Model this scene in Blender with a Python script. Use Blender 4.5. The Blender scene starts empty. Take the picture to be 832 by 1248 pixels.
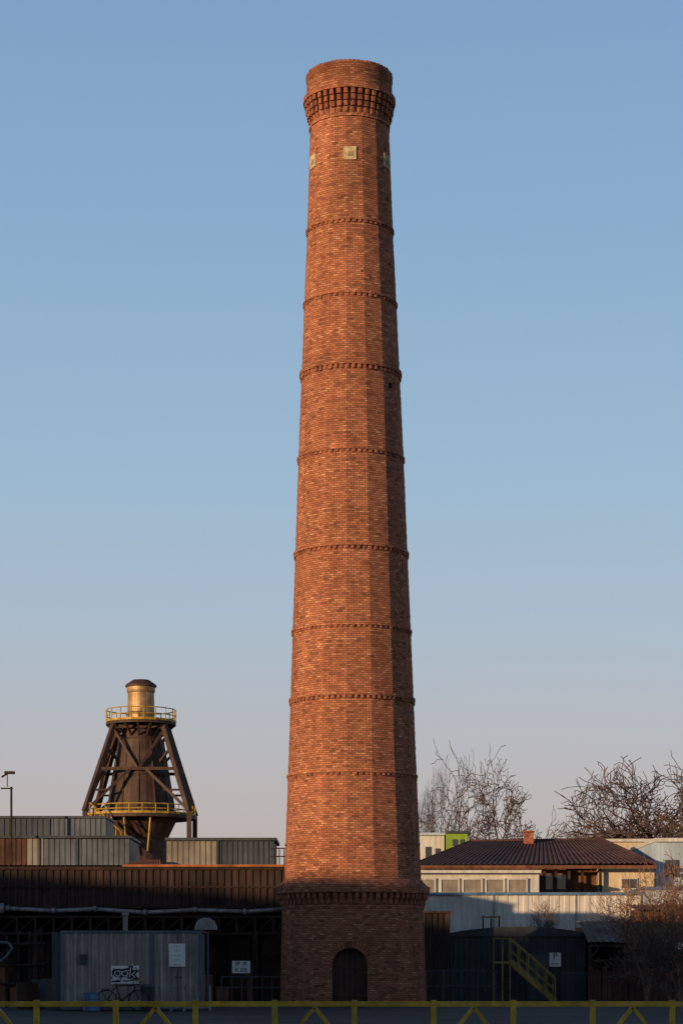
import bpy, math, random
from mathutils import Vector, Matrix
random.seed(7)
F=2600.0; CX=416.0; HY=1176.0; CH=1.5
def X(u,Y): return (u-CX)*Y/F
def Z(v,Y): return CH+(HY-v)*Y/F
col=bpy.context.scene.collection

# ------------------------------------------------------------ mesh helper
class M:
    def __init__(s): s.v=[]; s.f=[]; s.uv=None
    def box(s,x0,x1,y0,y1,z0,z1):
        b=len(s.v)
        s.v+=[(x0,y0,z0),(x1,y0,z0),(x1,y1,z0),(x0,y1,z0),(x0,y0,z1),(x1,y0,z1),(x1,y1,z1),(x0,y1,z1)]
        for q in ((0,3,2,1),(4,5,6,7),(0,1,5,4),(1,2,6,5),(2,3,7,6),(3,0,4,7)): s.f.append(tuple(b+i for i in q))
        return s
    def poly(s,pts):
        b=len(s.v); s.v+=[tuple(p) for p in pts]; s.f.append(tuple(range(b,b+len(pts)))); return s
    def prism(s,pts,d):
        b=len(s.v); n=len(pts); d=Vector(d)
        s.v+=[tuple(p) for p in pts]+[tuple(Vector(p)+d) for p in pts]
        s.f.append(tuple(b+i for i in range(n))[::-1]); s.f.append(tuple(b+n+i for i in range(n)))
        for i in range(n): j=(i+1)%n; s.f.append((b+i,b+j,b+n+j,b+n+i))
        return s
    def tube(s,p,q,r0,r1=None,n=8,cap=True):
        if r1 is None: r1=r0
        p=Vector(p); q=Vector(q); d=q-p
        if d.length<1e-6: return s
        d.normalize(); a=d.orthogonal().normalized(); c=d.cross(a); b=len(s.v)
        for (o,r) in ((p,r0),(q,r1)):
            for i in range(n):
                t=2*math.pi*i/n; s.v.append(tuple(o+a*(r*math.cos(t))+c*(r*math.sin(t))))
        for i in range(n): j=(i+1)%n; s.f.append((b+i,b+j,b+n+j,b+n+i))
        if cap: s.f.append(tuple(b+i for i in range(n))[::-1]); s.f.append(tuple(b+n+i for i in range(n)))
        return s
    def beam(s,p,q,w,h=None):
        if h is None: h=w
        p=Vector(p); q=Vector(q); d=(q-p).normalized()
        up=Vector((0,0,1)) if abs(d.z)<0.98 else Vector((0,1,0))
        a=d.cross(up).normalized()*(w/2); c=a.cross(d).normalized()*(h/2); b=len(s.v)
        for o in (p,q):
            for (i,j) in ((-1,-1),(1,-1),(1,1),(-1,1)): s.v.append(tuple(o+a*i+c*j))
        for k in range(4): j=(k+1)%4; s.f.append((b+k,b+j,b+4+j,b+4+k))
        s.f.append((b+3,b+2,b+1,b)); s.f.append((b+4,b+5,b+6,b+7)); return s
    def rev(s,cx,cy,prof,n=48,a0=0,a1=2*math.pi):
        b=len(s.v); m=len(prof)
        full=abs(a1-a0-2*math.pi)<1e-6; k=n if full else n+1
        for (r,z) in prof:
            for i in range(k):
                t=a0+(a1-a0)*i/n; s.v.append((cx+r*math.cos(t),cy+r*math.sin(t),z))
        for j in range(m-1):
            for i in range(n):
                i2=(i+1)%k
                s.f.append((b+j*k+i,b+j*k+i2,b+(j+1)*k+i2,b+(j+1)*k+i))
        return s
    def corr(s,p,q,z0,z1,pitch=0.2,dep=0.035,th=0):
        p=Vector((p[0],p[1],0)); q=Vector((q[0],q[1],0)); L=(q-p).length; d=(q-p)/L; n=Vector((d.y,-d.x,0))
        k=max(1,int(round(L/pitch))); pt=L/k; pr=[]
        for i in range(k):
            x=i*pt; pr+=[(x,0),(x+pt*.4,0),(x+pt*.5,dep),(x+pt*.9,dep)]
        pr.append((L,0)); b=len(s.v)
        for (x,o) in pr:
            a=p+d*x+n*o; s.v.append((a.x,a.y,z0)); s.v.append((a.x,a.y,z1))
        for i in range(len(pr)-1): s.f.append((b+2*i,b+2*i+2,b+2*i+3,b+2*i+1))
        return s
    def slope(s,a,b_,c,d_,n=40,dep=0.05):
        a,b_,c,d_=map(Vector,(a,b_,c,d_)); base=len(s.v); N=(b_-a).cross(d_-a).normalized(); rows=[]
        for i in range(n):
            for (t,o) in ((0,0),(.3,0),(.45,dep),(.85,dep)):
                rows.append(((i+t)/n,o))
        rows.append((1,0))
        for (t,o) in rows:
            s.v.append(tuple(a.lerp(b_,t)+N*o)); s.v.append(tuple(d_.lerp(c,t)+N*o))
        for i in range(len(rows)-1): s.f.append((base+2*i,base+2*i+2,base+2*i+3,base+2*i+1))
        return s
    def make(s,name,mat,parent=None,smooth=False):
        me=bpy.data.meshes.new(name); me.from_pydata(s.v,[],s.f); me.update()
        if s.uv:
            l=me.uv_layers.new(name="UVMap")
            for lp in me.loops: l.data[lp.index].uv=s.uv[lp.vertex_index]
        if smooth:
            for p in me.polygons: p.use_smooth=True
        me.materials.append(mat); o=bpy.data.objects.new(name,me); col.objects.link(o)
        if parent: o.parent=parent
        return o
def empty(name,loc=(0,0,0)):
    e=bpy.data.objects.new(name,None); e.empty_display_size=.5; e.location=loc; col.objects.link(e); return e

# ------------------------------------------------------------ materials
def mat(name,base,var=0.35,rough=0.75,scale=1.5,bump=0.15,metal=0.0,streak=0.3,tint=None,spec=0.3):
    m=bpy.data.materials.new(name); m.use_nodes=True; nt=m.node_tree; N=nt.nodes; L=nt.links
    bs=N['Principled BSDF']; bs.inputs['Roughness'].default_value=rough; bs.inputs['Metallic'].default_value=metal
    bs.inputs['Specular IOR Level'].default_value=spec
    tc=N.new('ShaderNodeTexCoord'); n1=N.new('ShaderNodeTexNoise'); n1.inputs['Scale'].default_value=scale; n1.inputs['Detail'].default_value=8; n1.inputs['Roughness'].default_value=.65
    L.new(tc.outputs['Object'],n1.inputs['Vector'])
    mp=N.new('ShaderNodeMapping'); mp.inputs['Scale'].default_value=(5,5,.35); L.new(tc.outputs['Object'],mp.inputs['Vector'])
    n2=N.new('ShaderNodeTexNoise'); n2.inputs['Scale'].default_value=1.2; n2.inputs['Detail'].default_value=5; L.new(mp.outputs[0],n2.inputs['Vector'])
    r1=N.new('ShaderNodeValToRGB'); r1.color_ramp.elements[0].position=.3; r1.color_ramp.elements[1].position=.72
    t=tint or tuple(c*(1-var) for c in base); lo=tuple(c*(1-var) for c in t) if tint is None else t
    hi=tuple(min(1,c*(1+var*.5)) for c in base)
    r1.color_ramp.elements[0].color=(*lo,1); r1.color_ramp.elements[1].color=(*hi,1)
    L.new(n1.outputs['Fac'],r1.inputs[0])
    mr=N.new('ShaderNodeMapRange'); mr.inputs['From Min'].default_value=.35; mr.inputs['From Max'].default_value=.65; mr.inputs['To Min'].default_value=1-streak; mr.inputs['To Max'].default_value=1.0
    L.new(n2.outputs['Fac'],mr.inputs['Value'])
    mx=N.new('ShaderNodeVectorMath'); mx.operation='SCALE'; L.new(r1.outputs[0],mx.inputs[0]); L.new(mr.outputs[0],mx.inputs['Scale'])
    L.new(mx.outputs[0],bs.inputs['Base Color'])
    n3=N.new('ShaderNodeTexNoise'); n3.inputs['Scale'].default_value=scale*12; n3.inputs['Detail'].default_value=4; L.new(tc.outputs['Object'],n3.inputs['Vector'])
    bp=N.new('ShaderNodeBump'); bp.inputs['Strength'].default_value=bump; bp.inputs['Distance'].default_value=.02; L.new(n3.outputs['Fac'],bp.inputs['Height']); L.new(bp.outputs[0],bs.inputs['Normal'])
    return m

def brick_mat(name):
    m=bpy.data.materials.new(name); m.use_nodes=True; nt=m.node_tree; N=nt.nodes; L=nt.links
    bs=N['Principled BSDF']; bs.inputs['Roughness'].default_value=.9; bs.inputs['Specular IOR Level'].default_value=.12
    tc=N.new('ShaderNodeTexCoord'); uv=tc.outputs['UV']; ob=tc.outputs['Object']
    nw=N.new('ShaderNodeTexNoise'); nw.inputs['Scale'].default_value=1.3; nw.inputs['Detail'].default_value=3; L.new(ob,nw.inputs['Vector'])
    sub=N.new('ShaderNodeVectorMath'); sub.operation='SUBTRACT'; L.new(nw.outputs['Color'],sub.inputs[0]); sub.inputs[1].default_value=(.5,.5,.5)
    sc=N.new('ShaderNodeVectorMath'); sc.operation='SCALE'; sc.inputs['Scale'].default_value=.07; L.new(sub.outputs[0],sc.inputs[0])
    ad=N.new('ShaderNodeVectorMath'); L.new(uv,ad.inputs[0]); L.new(sc.outputs[0],ad.inputs[1])
    b=N.new('ShaderNodeTexBrick'); b.offset=.5; b.inputs['Scale'].default_value=1; b.inputs['Brick Width'].default_value=.21; b.inputs['Row Height'].default_value=.078
    b.inputs['Mortar Size'].default_value=.011; b.inputs['Mortar Smooth'].default_value=.3; b.inputs['Color1'].default_value=(0,0,0,1); b.inputs['Color2'].default_value=(1,1,1,1); b.inputs['Mortar'].default_value=(.5,.5,.5,1)
    L.new(ad.outputs[0],b.inputs['Vector'])
    ramp=N.new('ShaderNodeValToRGB'); cr=ramp.color_ramp; cr.interpolation='LINEAR'
    els=[(0,(.20,.078,.05)),(.1,(.32,.115,.064)),(.35,(.39,.142,.076)),(.6,(.44,.163,.084)),(.88,(.49,.195,.10)),(1,(.58,.28,.15))]
    cr.elements[0].position=0; cr.elements[0].color=(*els[0][1],1); cr.elements[1].position=1; cr.elements[1].color=(*els[-1][1],1)
    for p,c in els[1:-1]: e=cr.elements.new(p); e.color=(*c,1)
    L.new(b.outputs['Color'],ramp.inputs[0])
    mo=N.new('ShaderNodeMix'); mo.data_type='RGBA'; L.new(b.outputs['Fac'],mo.inputs['Factor']); L.new(ramp.outputs[0],mo.inputs['A']); mo.inputs['B'].default_value=(.15,.082,.055,1)
    def noise(scale,det,ro,fm,fx,tm,tx,vec=None):
        n=N.new('ShaderNodeTexNoise'); n.inputs['Scale'].default_value=scale; n.inputs['Detail'].default_value=det; n.inputs['Roughness'].default_value=ro; L.new(vec or ob,n.inputs['Vector'])
        r=N.new('ShaderNodeMapRange'); r.inputs['From Min'].default_value=fm; r.inputs['From Max'].default_value=fx; r.inputs['To Min'].default_value=tm; r.inputs['To Max'].default_value=tx; L.new(n.outputs['Fac'],r.inputs['Value']); return n,r
    n1,r1=noise(.5,7,.7,.3,.7,.78,1.14)
    n4,r4=noise(4.5,6,.75,.3,.7,.74,1.2)
    mp=N.new('ShaderNodeMapping'); mp.inputs['Scale'].default_value=(2.2,2.2,.12); L.new(ob,mp.inputs['Vector'])
    n6,r6=noise(1.0,6,.65,.35,.62,.82,1.04,mp.outputs[0])
    def mul(a,c):
        k=N.new('ShaderNodeMath'); k.operation='MULTIPLY'; L.new(a,k.inputs[0]); L.new(c,k.inputs[1]); return k.outputs[0]
    f=mul(mul(r1.outputs[0],r4.outputs[0]),r6.outputs[0])
    s2=N.new('ShaderNodeVectorMath'); s2.operation='SCALE'; L.new(mo.outputs['Result'],s2.inputs[0]); L.new(f,s2.inputs['Scale'])
    n5,r5=noise(1.1,10,.8,.56,.72,0,.45)
    m5=N.new('ShaderNodeMix'); m5.data_type='RGBA'; L.new(r5.outputs[0],m5.inputs['Factor']); L.new(s2.outputs[0],m5.inputs['A']); m5.inputs['B'].default_value=(.55,.29,.15,1)
    sep=N.new('ShaderNodeSeparateXYZ'); L.new(ob,sep.inputs[0])
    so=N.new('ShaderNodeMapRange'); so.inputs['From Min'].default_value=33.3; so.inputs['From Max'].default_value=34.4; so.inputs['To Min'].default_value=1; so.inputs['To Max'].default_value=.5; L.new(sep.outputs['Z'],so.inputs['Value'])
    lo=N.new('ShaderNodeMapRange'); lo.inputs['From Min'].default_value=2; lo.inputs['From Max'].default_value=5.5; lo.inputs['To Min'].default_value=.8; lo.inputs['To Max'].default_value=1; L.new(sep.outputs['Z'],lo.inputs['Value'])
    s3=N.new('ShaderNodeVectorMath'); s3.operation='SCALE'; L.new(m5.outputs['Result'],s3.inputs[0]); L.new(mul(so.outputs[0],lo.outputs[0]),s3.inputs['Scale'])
    L.new(s3.outputs[0],bs.inputs['Base Color'])
    inv=N.new('ShaderNodeMath'); inv.operation='SUBTRACT'; inv.inputs[0].default_value=1; L.new(b.outputs['Fac'],inv.inputs[1])
    h=N.new('ShaderNodeMath'); h.operation='MULTIPLY_ADD'; L.new(b.outputs['Color'],h.inputs[0]); h.inputs[1].default_value=.6; L.new(inv.outputs[0],h.inputs[2])
    h2=N.new('ShaderNodeMath'); h2.operation='ADD'; L.new(h.outputs[0],h2.inputs[0]); L.new(n4.outputs['Fac'],h2.inputs[1])
    bp=N.new('ShaderNodeBump'); bp.inputs['Strength'].default_value=.6; bp.inputs['Distance'].default_value=.018; L.new(h2.outputs[0],bp.inputs['Height']); L.new(bp.outputs[0],bs.inputs['Normal'])
    return m

BR=brick_mat("old_brick")
BRD=mat("corbel_brick",(.38,.14,.075),.5,.9,3,.4,streak=.2)
CREAMV=mat("limestone_vent",(.62,.5,.3),.3,.85,6,.3)
DARKV=mat("vent_inner",(.35,.26,.15),.3,.9,6,.2)
DOOR=mat("old_door_wood",(.075,.03,.02),.4,.7,3,.2)
STEEL=mat("dark_rusty_steel",(.078,.046,.034),.5,.65,1.2,.3,metal=.1,tint=(.045,.022,.015))
GOLD=mat("bronze_cladding",(.46,.31,.17),.4,.55,2,.2,metal=.5,tint=(.24,.14,.07))
YEL=mat("yellow_paint",(.58,.38,.05),.35,.6,3,.15)
YELF=mat("fence_yellow_paint",(.66,.43,.03),.25,.5,5,.2,tint=(.40,.24,.02))
RUST=mat("rusted_sheet",(.10,.048,.034),.5,.85,.8,.3,streak=.5,tint=(.04,.022,.018))
FASC=mat("fascia_rusted_sheet",(.06,.034,.028),.5,.85,.6,.3,streak=.6,tint=(.024,.016,.014))
RUSTD=mat("rusted_beam",(.05,.027,.02),.5,.85,1.5,.3)
GREY=mat("shade_grey_sheet",(.115,.14,.165),.3,.5,.7,.15,streak=.3)  # darkened grey-blue paints shade on the cabin walls; other grey parts share it
GREYD=mat("slate_sheet",(.06,.075,.092),.3,.5,.7,.15,streak=.3)
BEIGE=mat("beige_sheet",(.26,.235,.20),.25,.55,.8,.15,streak=.25)
CONT=mat("container_grey",(.36,.32,.28),.25,.55,.9,.15,streak=.4)
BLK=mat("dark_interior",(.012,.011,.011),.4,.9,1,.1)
NAVY=mat("navy_sheet",(.035,.042,.052),.35,.5,.8,.15,streak=.3)
PIPE=mat("galvanised_pipe",(.35,.34,.33),.3,.45,2,.1,metal=.3)
WHITE=mat("white_render",(.62,.60,.55),.15,.85,.5,.15,streak=.25)
CREAM=mat("cream_render",(.66,.54,.36),.15,.85,.6,.15,streak=.2)
BLUEW=mat("pale_blue_render",(.42,.52,.60),.15,.8,.6,.1,streak=.2)
BLUE=mat("blue_trim",(.10,.19,.32),.2,.5,1,.1)
REDR=mat("brown_roof_sheet",(.12,.056,.042),.45,.85,.7,.3,streak=.45,tint=(.06,.034,.028))
ORR=mat("sunlit_edge_orange",(.45,.16,.07),.4,.8,1,.3)  # orange colour stands in for low sun on the roof edge
BROWN=mat("brown_boarding",(.20,.085,.045),.4,.8,1,.2)
GREEN=mat("lime_render",(.28,.46,.05),.2,.8,1,.1)
BARK=mat("bare_bark",(.115,.078,.06),.3,.9,2,.3)
BARK2=mat("shrub_bark",(.26,.14,.08),.3,.9,2,.3)
GROUND=mat("asphalt_ground",(.05,.044,.038),.4,.9,.3,.3,streak=0)
CONC=mat("concrete",(.25,.24,.22),.3,.9,.8,.3)
SIGNW=mat("sign_white",(.72,.72,.70),.08,.5,2,.03,streak=.1)
INK=mat("sign_ink",(.02,.02,.022),.2,.5,2,.02)
RUBBER=mat("black_rubber",(.015,.015,.015),.2,.7,4,.05)
def glass_mat():
    m=bpy.data.materials.new("window_glass"); m.use_nodes=True; b=m.node_tree.nodes['Principled BSDF']
    b.inputs['Base Color'].default_value=(.03,.035,.04,1); b.inputs['Roughness'].default_value=.08; b.inputs['Specular IOR Level'].default_value=.8
    n=m.node_tree.nodes.new('ShaderNodeTexNoise'); n.inputs['Scale'].default_value=.8; bp=m.node_tree.nodes.new('ShaderNodeBump'); bp.inputs['Strength'].default_value=.05
    m.node_tree.links.new(n.outputs['Fac'],bp.inputs['Height']); m.node_tree.links.new(bp.outputs[0],b.inputs['Normal']); return m
GLASS=glass_mat()

# ------------------------------------------------------------ ground
M().poly([(-2000,-600,0),(2000,-600,0),(2000,3500,0),(-2000,3500,0)]).make("ground",GROUND)
M().box(-60,60,22.0,24.6,.0,.12).make("pavement",CONC)

# ------------------------------------------------------------ CHIMNEY
D=78.8
def ccx(z): return .43-.14*z/34
PR=[(0,2.70),(3.7,2.60),(3.72,2.60),(4.38,2.56),(4.4,2.53),(8.41,2.37),(11.2,2.27),(13.74,2.18),(16.6,2.07),(20.1,1.94),(23.2,1.81),(25.8,1.70),(28.5,1.58),(32.4,1.45),(33.3,1.47)]
def rad(z):
    for (a,b) in zip(PR,PR[1:]):
        if z<=b[0]: return a[1]+(b[1]-a[1])*(z-a[0])/(b[0]-a[0])
    return PR[-1][1]
chim=empty("brick_chimney",(0,0,0))
FAC=math.radians(22.5); EDGE=math.radians(-50)  # flat faces shaped into the round shaft to sharpen its shade edge
def facet(t,k):
    d=((t-EDGE)%FAC)-FAC/2
    return 1-k+k*math.cos(FAC/2)/math.cos(d)*1.006
def ringmesh(zs,rf,n=144,seam=math.pi/2,fk=0):
    m=M(); m.uv=[]
    for z in zs:
        r=rf(z)
        for i in range(n+1):
            t=seam+2*math.pi*i/n; a=t-seam-math.pi; q=r*facet(t,fk)
            m.v.append((ccx(z)+q*math.cos(t),D+q*math.sin(t),z)); m.uv.append((a*r+50,z))
    k=n+1
    for j in range(len(zs)-1):
        for i in range(n): m.f.append((j*k+i,j*k+i+1,(j+1)*k+i+1,(j+1)*k+i))
    return m
rnd=random.Random(3)
zs=[4.3+i*.078 for i in range(int((33.3-4.3)/.078)+1)]
jit={round(z,3):rnd.uniform(-.008,.008) for z in zs}
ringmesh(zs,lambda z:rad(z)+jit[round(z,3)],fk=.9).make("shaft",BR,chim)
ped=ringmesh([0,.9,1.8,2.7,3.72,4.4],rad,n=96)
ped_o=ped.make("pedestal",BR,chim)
import bmesh
bm=bmesh.new(); bm.from_mesh(ped_o.data); bmesh.ops.remove_doubles(bm,verts=bm.verts,dist=1e-4)
bmesh.ops.holes_fill(bm,edges=[e for e in bm.edges if e.is_boundary],sides=0); bmesh.ops.recalc_face_normals(bm,faces=bm.faces); bm.to_mesh(ped_o.data); bm.free()
dx=X(426,D-2.6); dw=.62; spring=1.50; rise=.60
def arch(w,sp,rs,n=14,x=dx):
    pts=[(x-w,-.1),(x+w,-.1)]
    for i in range(n+1):
        t=math.pi*i/n; pts.append((x+w*math.cos(t),sp+rs*math.sin(t)))
    return pts
cut=M().prism([(p[0],D-3.2,p[1]) for p in arch(dw,spring,rise)],(0,1.05,0)).make("cutter_tmp",BR)
bm=bmesh.new(); bm.from_mesh(cut.data); bmesh.ops.recalc_face_normals(bm,faces=bm.faces); bm.to_mesh(cut.data); bm.free()
md=ped_o.modifiers.new("b",'BOOLEAN'); md.object=cut; md.operation='DIFFERENCE'; md.solver='EXACT'
dg=bpy.context.evaluated_depsgraph_get(); me2=bpy.data.meshes.new_from_object(ped_o.evaluated_get(dg)); ped_o.modifiers.clear(); ped_o.data=me2
bpy.data.objects.remove(cut)
dm=M(); yb=D-2.24
for i in range(6):
    x0=dx-dw+.01+i*(2*dw-.02)/6; x1=x0+(2*dw-.02)/6-.012
    xm=(x0+x1)/2; top=spring+rise*math.sqrt(max(0,1-((xm-dx)/dw)**2))-.01
    dm.box(x0,x1,yb-.06,yb,0.02,top)
for zz in (.35,1.35): dm.box(dx-dw+.03,dx+dw-.03,yb-.10,yb-.063,zz,zz+.12)
dm.box(dx+.38,dx+.42,yb-.14,yb-.103,1.0,1.15)
dm.make("door",DOOR,chim)
vo=M()
for i in range(19):
    t=math.pi*(i+.5)/19
    c=(dx+(dw+.13)*math.cos(t),spring+(rise+.13)*math.sin(t))
    xx=c[0]; yy=D-math.sqrt(max(.1,rad(spring)**2-(xx-ccx(1.5))**2))
    dr=Vector((math.cos(t),0,math.sin(t))); tn=Vector((-math.sin(t),0,math.cos(t)))*.045
    p=Vector((c[0],yy-.03,c[1]))
    pts=[p-dr*.12-tn*.85,p+dr*.12-tn,p+dr*.12+tn,p-dr*.12+tn*.85]
    vo.prism(pts,(0,.12,0))
vo.make("door_arch",BRD,chim)

def dentils(m,z0,z1,r,n,fill=.55,dep=.25,ph=0,jitter=.012):
    for i in range(n):
        a=2*math.pi*(i+ph)/n; h=math.pi/n*fill; rr=r+rnd.uniform(-jitter,jitter); cxx=ccx(z0); h*=rnd.uniform(.85,1.1)
        ri=rr-dep; q=[(cxx+R*math.cos(t),D+R*math.sin(t),z0) for (R,t) in ((ri,a-h),(rr-.02,a-h),(rr,a-h*.6),(rr,a+h*.6),(rr-.02,a+h),(ri,a+h))]
        m.prism(q,(0,0,z1-z0))
def course(z0,z1,r,lip=.0,n=144):
    m=M(); m.uv=[]
    prof=[(r-.15,z0),(r,z0),(r,z0+.001),(r+lip,z1-.001),(r+lip,z1),(r-.25,z1+.0)]
    k=n+1; jj=[rnd.uniform(-.008,.008) for _ in range(k)]; jj[-1]=jj[0]
    for (R,z) in prof:
        for i in range(k):
            t=math.pi/2+2*math.pi*i/n; q=R+jj[i]; m.v.append((ccx(z0)+q*math.cos(t),D+q*math.sin(t),z)); m.uv.append(((t-math.pi*1.5)*R+50,z+(R-r)))
    for j in range(len(prof)-1):
        for i in range(n): m.f.append((j*k+i,j*k+i+1,(j+1)*k+i+1,(j+1)*k+i))
    return m
for k,(zc,big) in enumerate([(5.9,0),(8.41,1),(11.2,1.3),(13.74,1),(16.6,1.2),(20.1,1),(23.2,1.6),(25.8,1),(28.5,1)]):
    r=rad(zc); 
    if big==0:
        course(zc,zc+.09,r+.025).make("string_course_%d"%k,BR,chim); continue
    course(zc,zc+.08*big,r+.05*big).make("string_course_%d"%k,BR,chim)
    m=M(); dentils(m,zc-.09*big,zc-.002,r+.035*big,int(2*math.pi*r/.21),.6,.2,0,.014)
    m.make("string_dentils_%d"%k,BRD,chim)
m=M(); dentils(m,3.70,3.90,2.70,66,.6,.3); dentils(m,3.903,4.10,2.78,66,.6,.35,.0); m.make("base_dentils",BRD,chim)
course(4.103,4.36,2.85).make("base_cornice",BR,chim)
course(3.55,3.697,2.64).make("base_fillet",BR,chim)
m=M(); m.uv=[]
for (R,z) in ((2.80,4.363),(2.54,4.62)):
    for i in range(145):
        t=math.pi/2+2*math.pi*i/144; m.v.append((ccx(z)+R*math.cos(t),D+R*math.sin(t),z)); m.uv.append(((t-4.71)*R+50,z))
for i in range(144): m.f.append((i,i+1,145+i+1,145+i))
m.make("base_weathering",BR,chim)
m=M()
for i,(z,r) in enumerate([(32.42,1.50),(32.63,1.56),(32.84,1.61),(33.05,1.66)]):
    dentils(m,z+.012,z+.198,r,38,.62,.3,0,.015)
m.make("crown_corbels",BRD,chim)
course(32.30,32.42,1.49).make("crown_fillet",BR,chim)
course(33.253,33.42,1.70).make("crown_course",BR,chim)
def rimr(z): return 1.575+ (0.02 if z>34.05 else 0)
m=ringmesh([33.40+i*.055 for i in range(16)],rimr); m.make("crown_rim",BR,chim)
m=M(); m.uv=None; m.rev(ccx(34.2),D,[(1.60,34.22),(1.60,34.25),(1.2,34.25),(1.2,30)],72); m.make("crown_mouth",BRD,chim)
m=M(); dentils(m,34.253,34.30,1.585,60,.8,.3,0,.02); m.make("crown_cap_bricks",BRD,chim)
vm=M(); vi=M(); zc=30.93
for a in (-90,-90-64,-90+64,90-26,90+26):
    t=math.radians(a); o=Vector((ccx(zc)+rad(zc)*math.cos(t),D+rad(zc)*math.sin(t),zc)); nrm=Vector((math.cos(t),math.sin(t),0)); s=Vector((-math.sin(t),math.cos(t),0)); u=Vector((0,0,1))
    w=.235
    vm.prism([o-nrm*.12+s*i*w+u*j*w for (i,j) in ((-1,-1),(1,-1),(1,1),(-1,1))],nrm*.14)
    vi.prism([o+nrm*.021+s*i*.10+s*.03+u*(j*.09-.03) for (i,j) in ((-1,-1),(1,-1),(1,1),(-1,1))],nrm*.01)
vm.make("vent_panels",CREAMV,chim); vi.make("vent_centres",DARKV,chim)
ph=M()
for (a,z) in ((-38,22.6),(-75,26.6)):
    t=math.radians(a); r=rad(z); o=Vector((ccx(z)+r*math.cos(t),D+r*math.sin(t),z)); nrm=Vector((math.cos(t),math.sin(t),0)); s=Vector((-math.sin(t),math.cos(t),0)); u=Vector((0,0,1))
    w=.04 if a!=-38 else .08
    ph.prism([o-nrm*.07+s*i*w+u*j*w*1.1 for (i,j) in ((-1,-1),(1,-1),(1,1),(-1,1))],nrm*.075)
ph.make("putlog_hole_shade",BLK,chim)  # black blocks paint the shade inside small holes; nothing is cut

# ------------------------------------------------------------ HEADFRAME TOWER
Y=140.0; tx=X(172,Y); hf=empty("furnace_tower")
z=lambda v:Z(v,Y); s=F/Y
g=M().rev(tx,Y,[(.89,z(884)),(.89,z(872)),(.92,z(871.5)),(.92,z(869)),(.89,z(868.5)),(.86,z(845)),(.90,z(844)),(.93,z(842)),(.93,z(838))],32); g.make("bronze_stack",GOLD,hf,False)
g=M().rev(tx,Y,[(.93,z(838)),(1.02,z(837.5)),(1.02,z(835)),(.55,z(829)),(.0,z(828))],32)
g.rev(tx,Y,[(1.15,z(884)),(1.35,z(900)),(1.5,z(905)),(2.15,z(985)),(2.35,z(1000)),(1.7,z(1025)),(1.7,0)],24)
g.rev(tx,Y,[(1.52,z(903)),(1.52,z(907))],24).rev(tx,Y,[(1.84,z(940)),(1.9,z(946))],24)
for i in range(12):
    t=2*math.pi*i/12; g.beam((tx+1.47*math.cos(t),Y+1.47*math.sin(t),z(905)),(tx+2.18*math.cos(t),Y+2.18*math.sin(t),z(985)),.10)
g.make("cone_body",STEEL,hf)
lg=M(); 
top=1.65; bot=3.35; zt=z(888); zb=z(992)
C=[(-1,-1),(1,-1),(1,1),(-1,1)]
def P(i,k):
    r=(top+(bot-top)*k)
    return Vector((tx+C[i][0]*r,Y+C[i][1]*r*.8,zt+(zb-zt)*k))
for i in range(4):
    lg.beam(P(i,-.05),P(i,1.0),.34)
    j=(i+1)%4
    for k in (.0,.5): lg.beam(P(i,k),P(j,k),.2)
    lg.beam(P(i,0.02),(P(i,.5)+P(j,.5))/2,.15); lg.beam(P(j,0.02),(P(i,.5)+P(j,.5))/2,.15)
    lg.beam(P(i,1),(P(i,.5)*.6+P(j,.5)*.4),.17); lg.beam(P(j,1),(P(j,.5)*.6+P(i,.5)*.4),.17)
    lg.beam(P(i,.75),P(i,.75).lerp(P(j,.75),.22),.13); lg.beam(P(j,.75),P(j,.75).lerp(P(i,.75),.22),.13)
    lg.beam(P(i,1),Vector((P(i,1).x,P(i,1).y,0)),.3)
    lg.beam(P(i,.25),Vector((tx+C[i][0]*1.1,Y+C[i][1]*.9,z(935))),.14)
lg.make("support_legs",STEEL,hf)
br=M()
for i in range(16):
    t=2*math.pi*i/16; br.beam((tx+1.2*math.cos(t),Y+1.2*math.sin(t),z(900)),(tx+2.2*math.cos(t),Y+2.2*math.sin(t),z(884.5)),.12)
br.rev(tx,Y,[(.9,z(884.5)),(2.3,z(884.5)),(2.3,z(881)),(.9,z(881))],32)
br.rev(tx,Y,[(1.9,z(999)),(3.6,z(999)),(3.6,z(995)),(1.9,z(995))],32)
br.make("platform_decks",STEEL,hf)
yl=M()
def rail(m,cx,cy,r,z0,h,n,th=.035,rows=2):
    for i in range(n):
        t0=2*math.pi*i/n; t1=2*math.pi*(i+1)/n
        a=Vector((cx+r*math.cos(t0),cy+r*math.sin(t0),z0)); c=Vector((cx+r*math.cos(t1),cy+r*math.sin(t1),z0))
        m.tube(a,a+Vector((0,0,h)),th,n=5)
        for k in range(rows): m.tube(a+Vector((0,0,h*(k+1)/rows)),c+Vector((0,0,h*(k+1)/rows)),th,n=5)
        m.prism([a,c,c+Vector((0,0,.14)),a+Vector((0,0,.14))],((a-Vector((cx,cy,z0))).normalized()*.02))
rail(yl,tx,Y,2.28,z(881),.82,18,.036); rail(yl,tx,Y,3.55,z(995),.62,26,.036)
yl.beam((tx-2.9,Y-3.3,z(1000)),(tx-.9,Y-3.3,z(1035)),.12,.25); yl.beam((tx-2.9,Y-3.9,z(1000)),(tx-.9,Y-3.9,z(1035)),.12,.25)
for i in range(7):
    q=i/6; yl.tube((tx-2.9+2*q,Y-3.9,z(1000)-(z(1000)-z(1035))*q),(tx-2.9+2*q,Y-3.9,z(1000)-(z(1000)-z(1035))*q+.9),.03,n=5)
yl.tube((tx-2.9,Y-3.9,z(1000)+.9),(tx-.9,Y-3.9,z(1035)+.9),.035,n=5)
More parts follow.
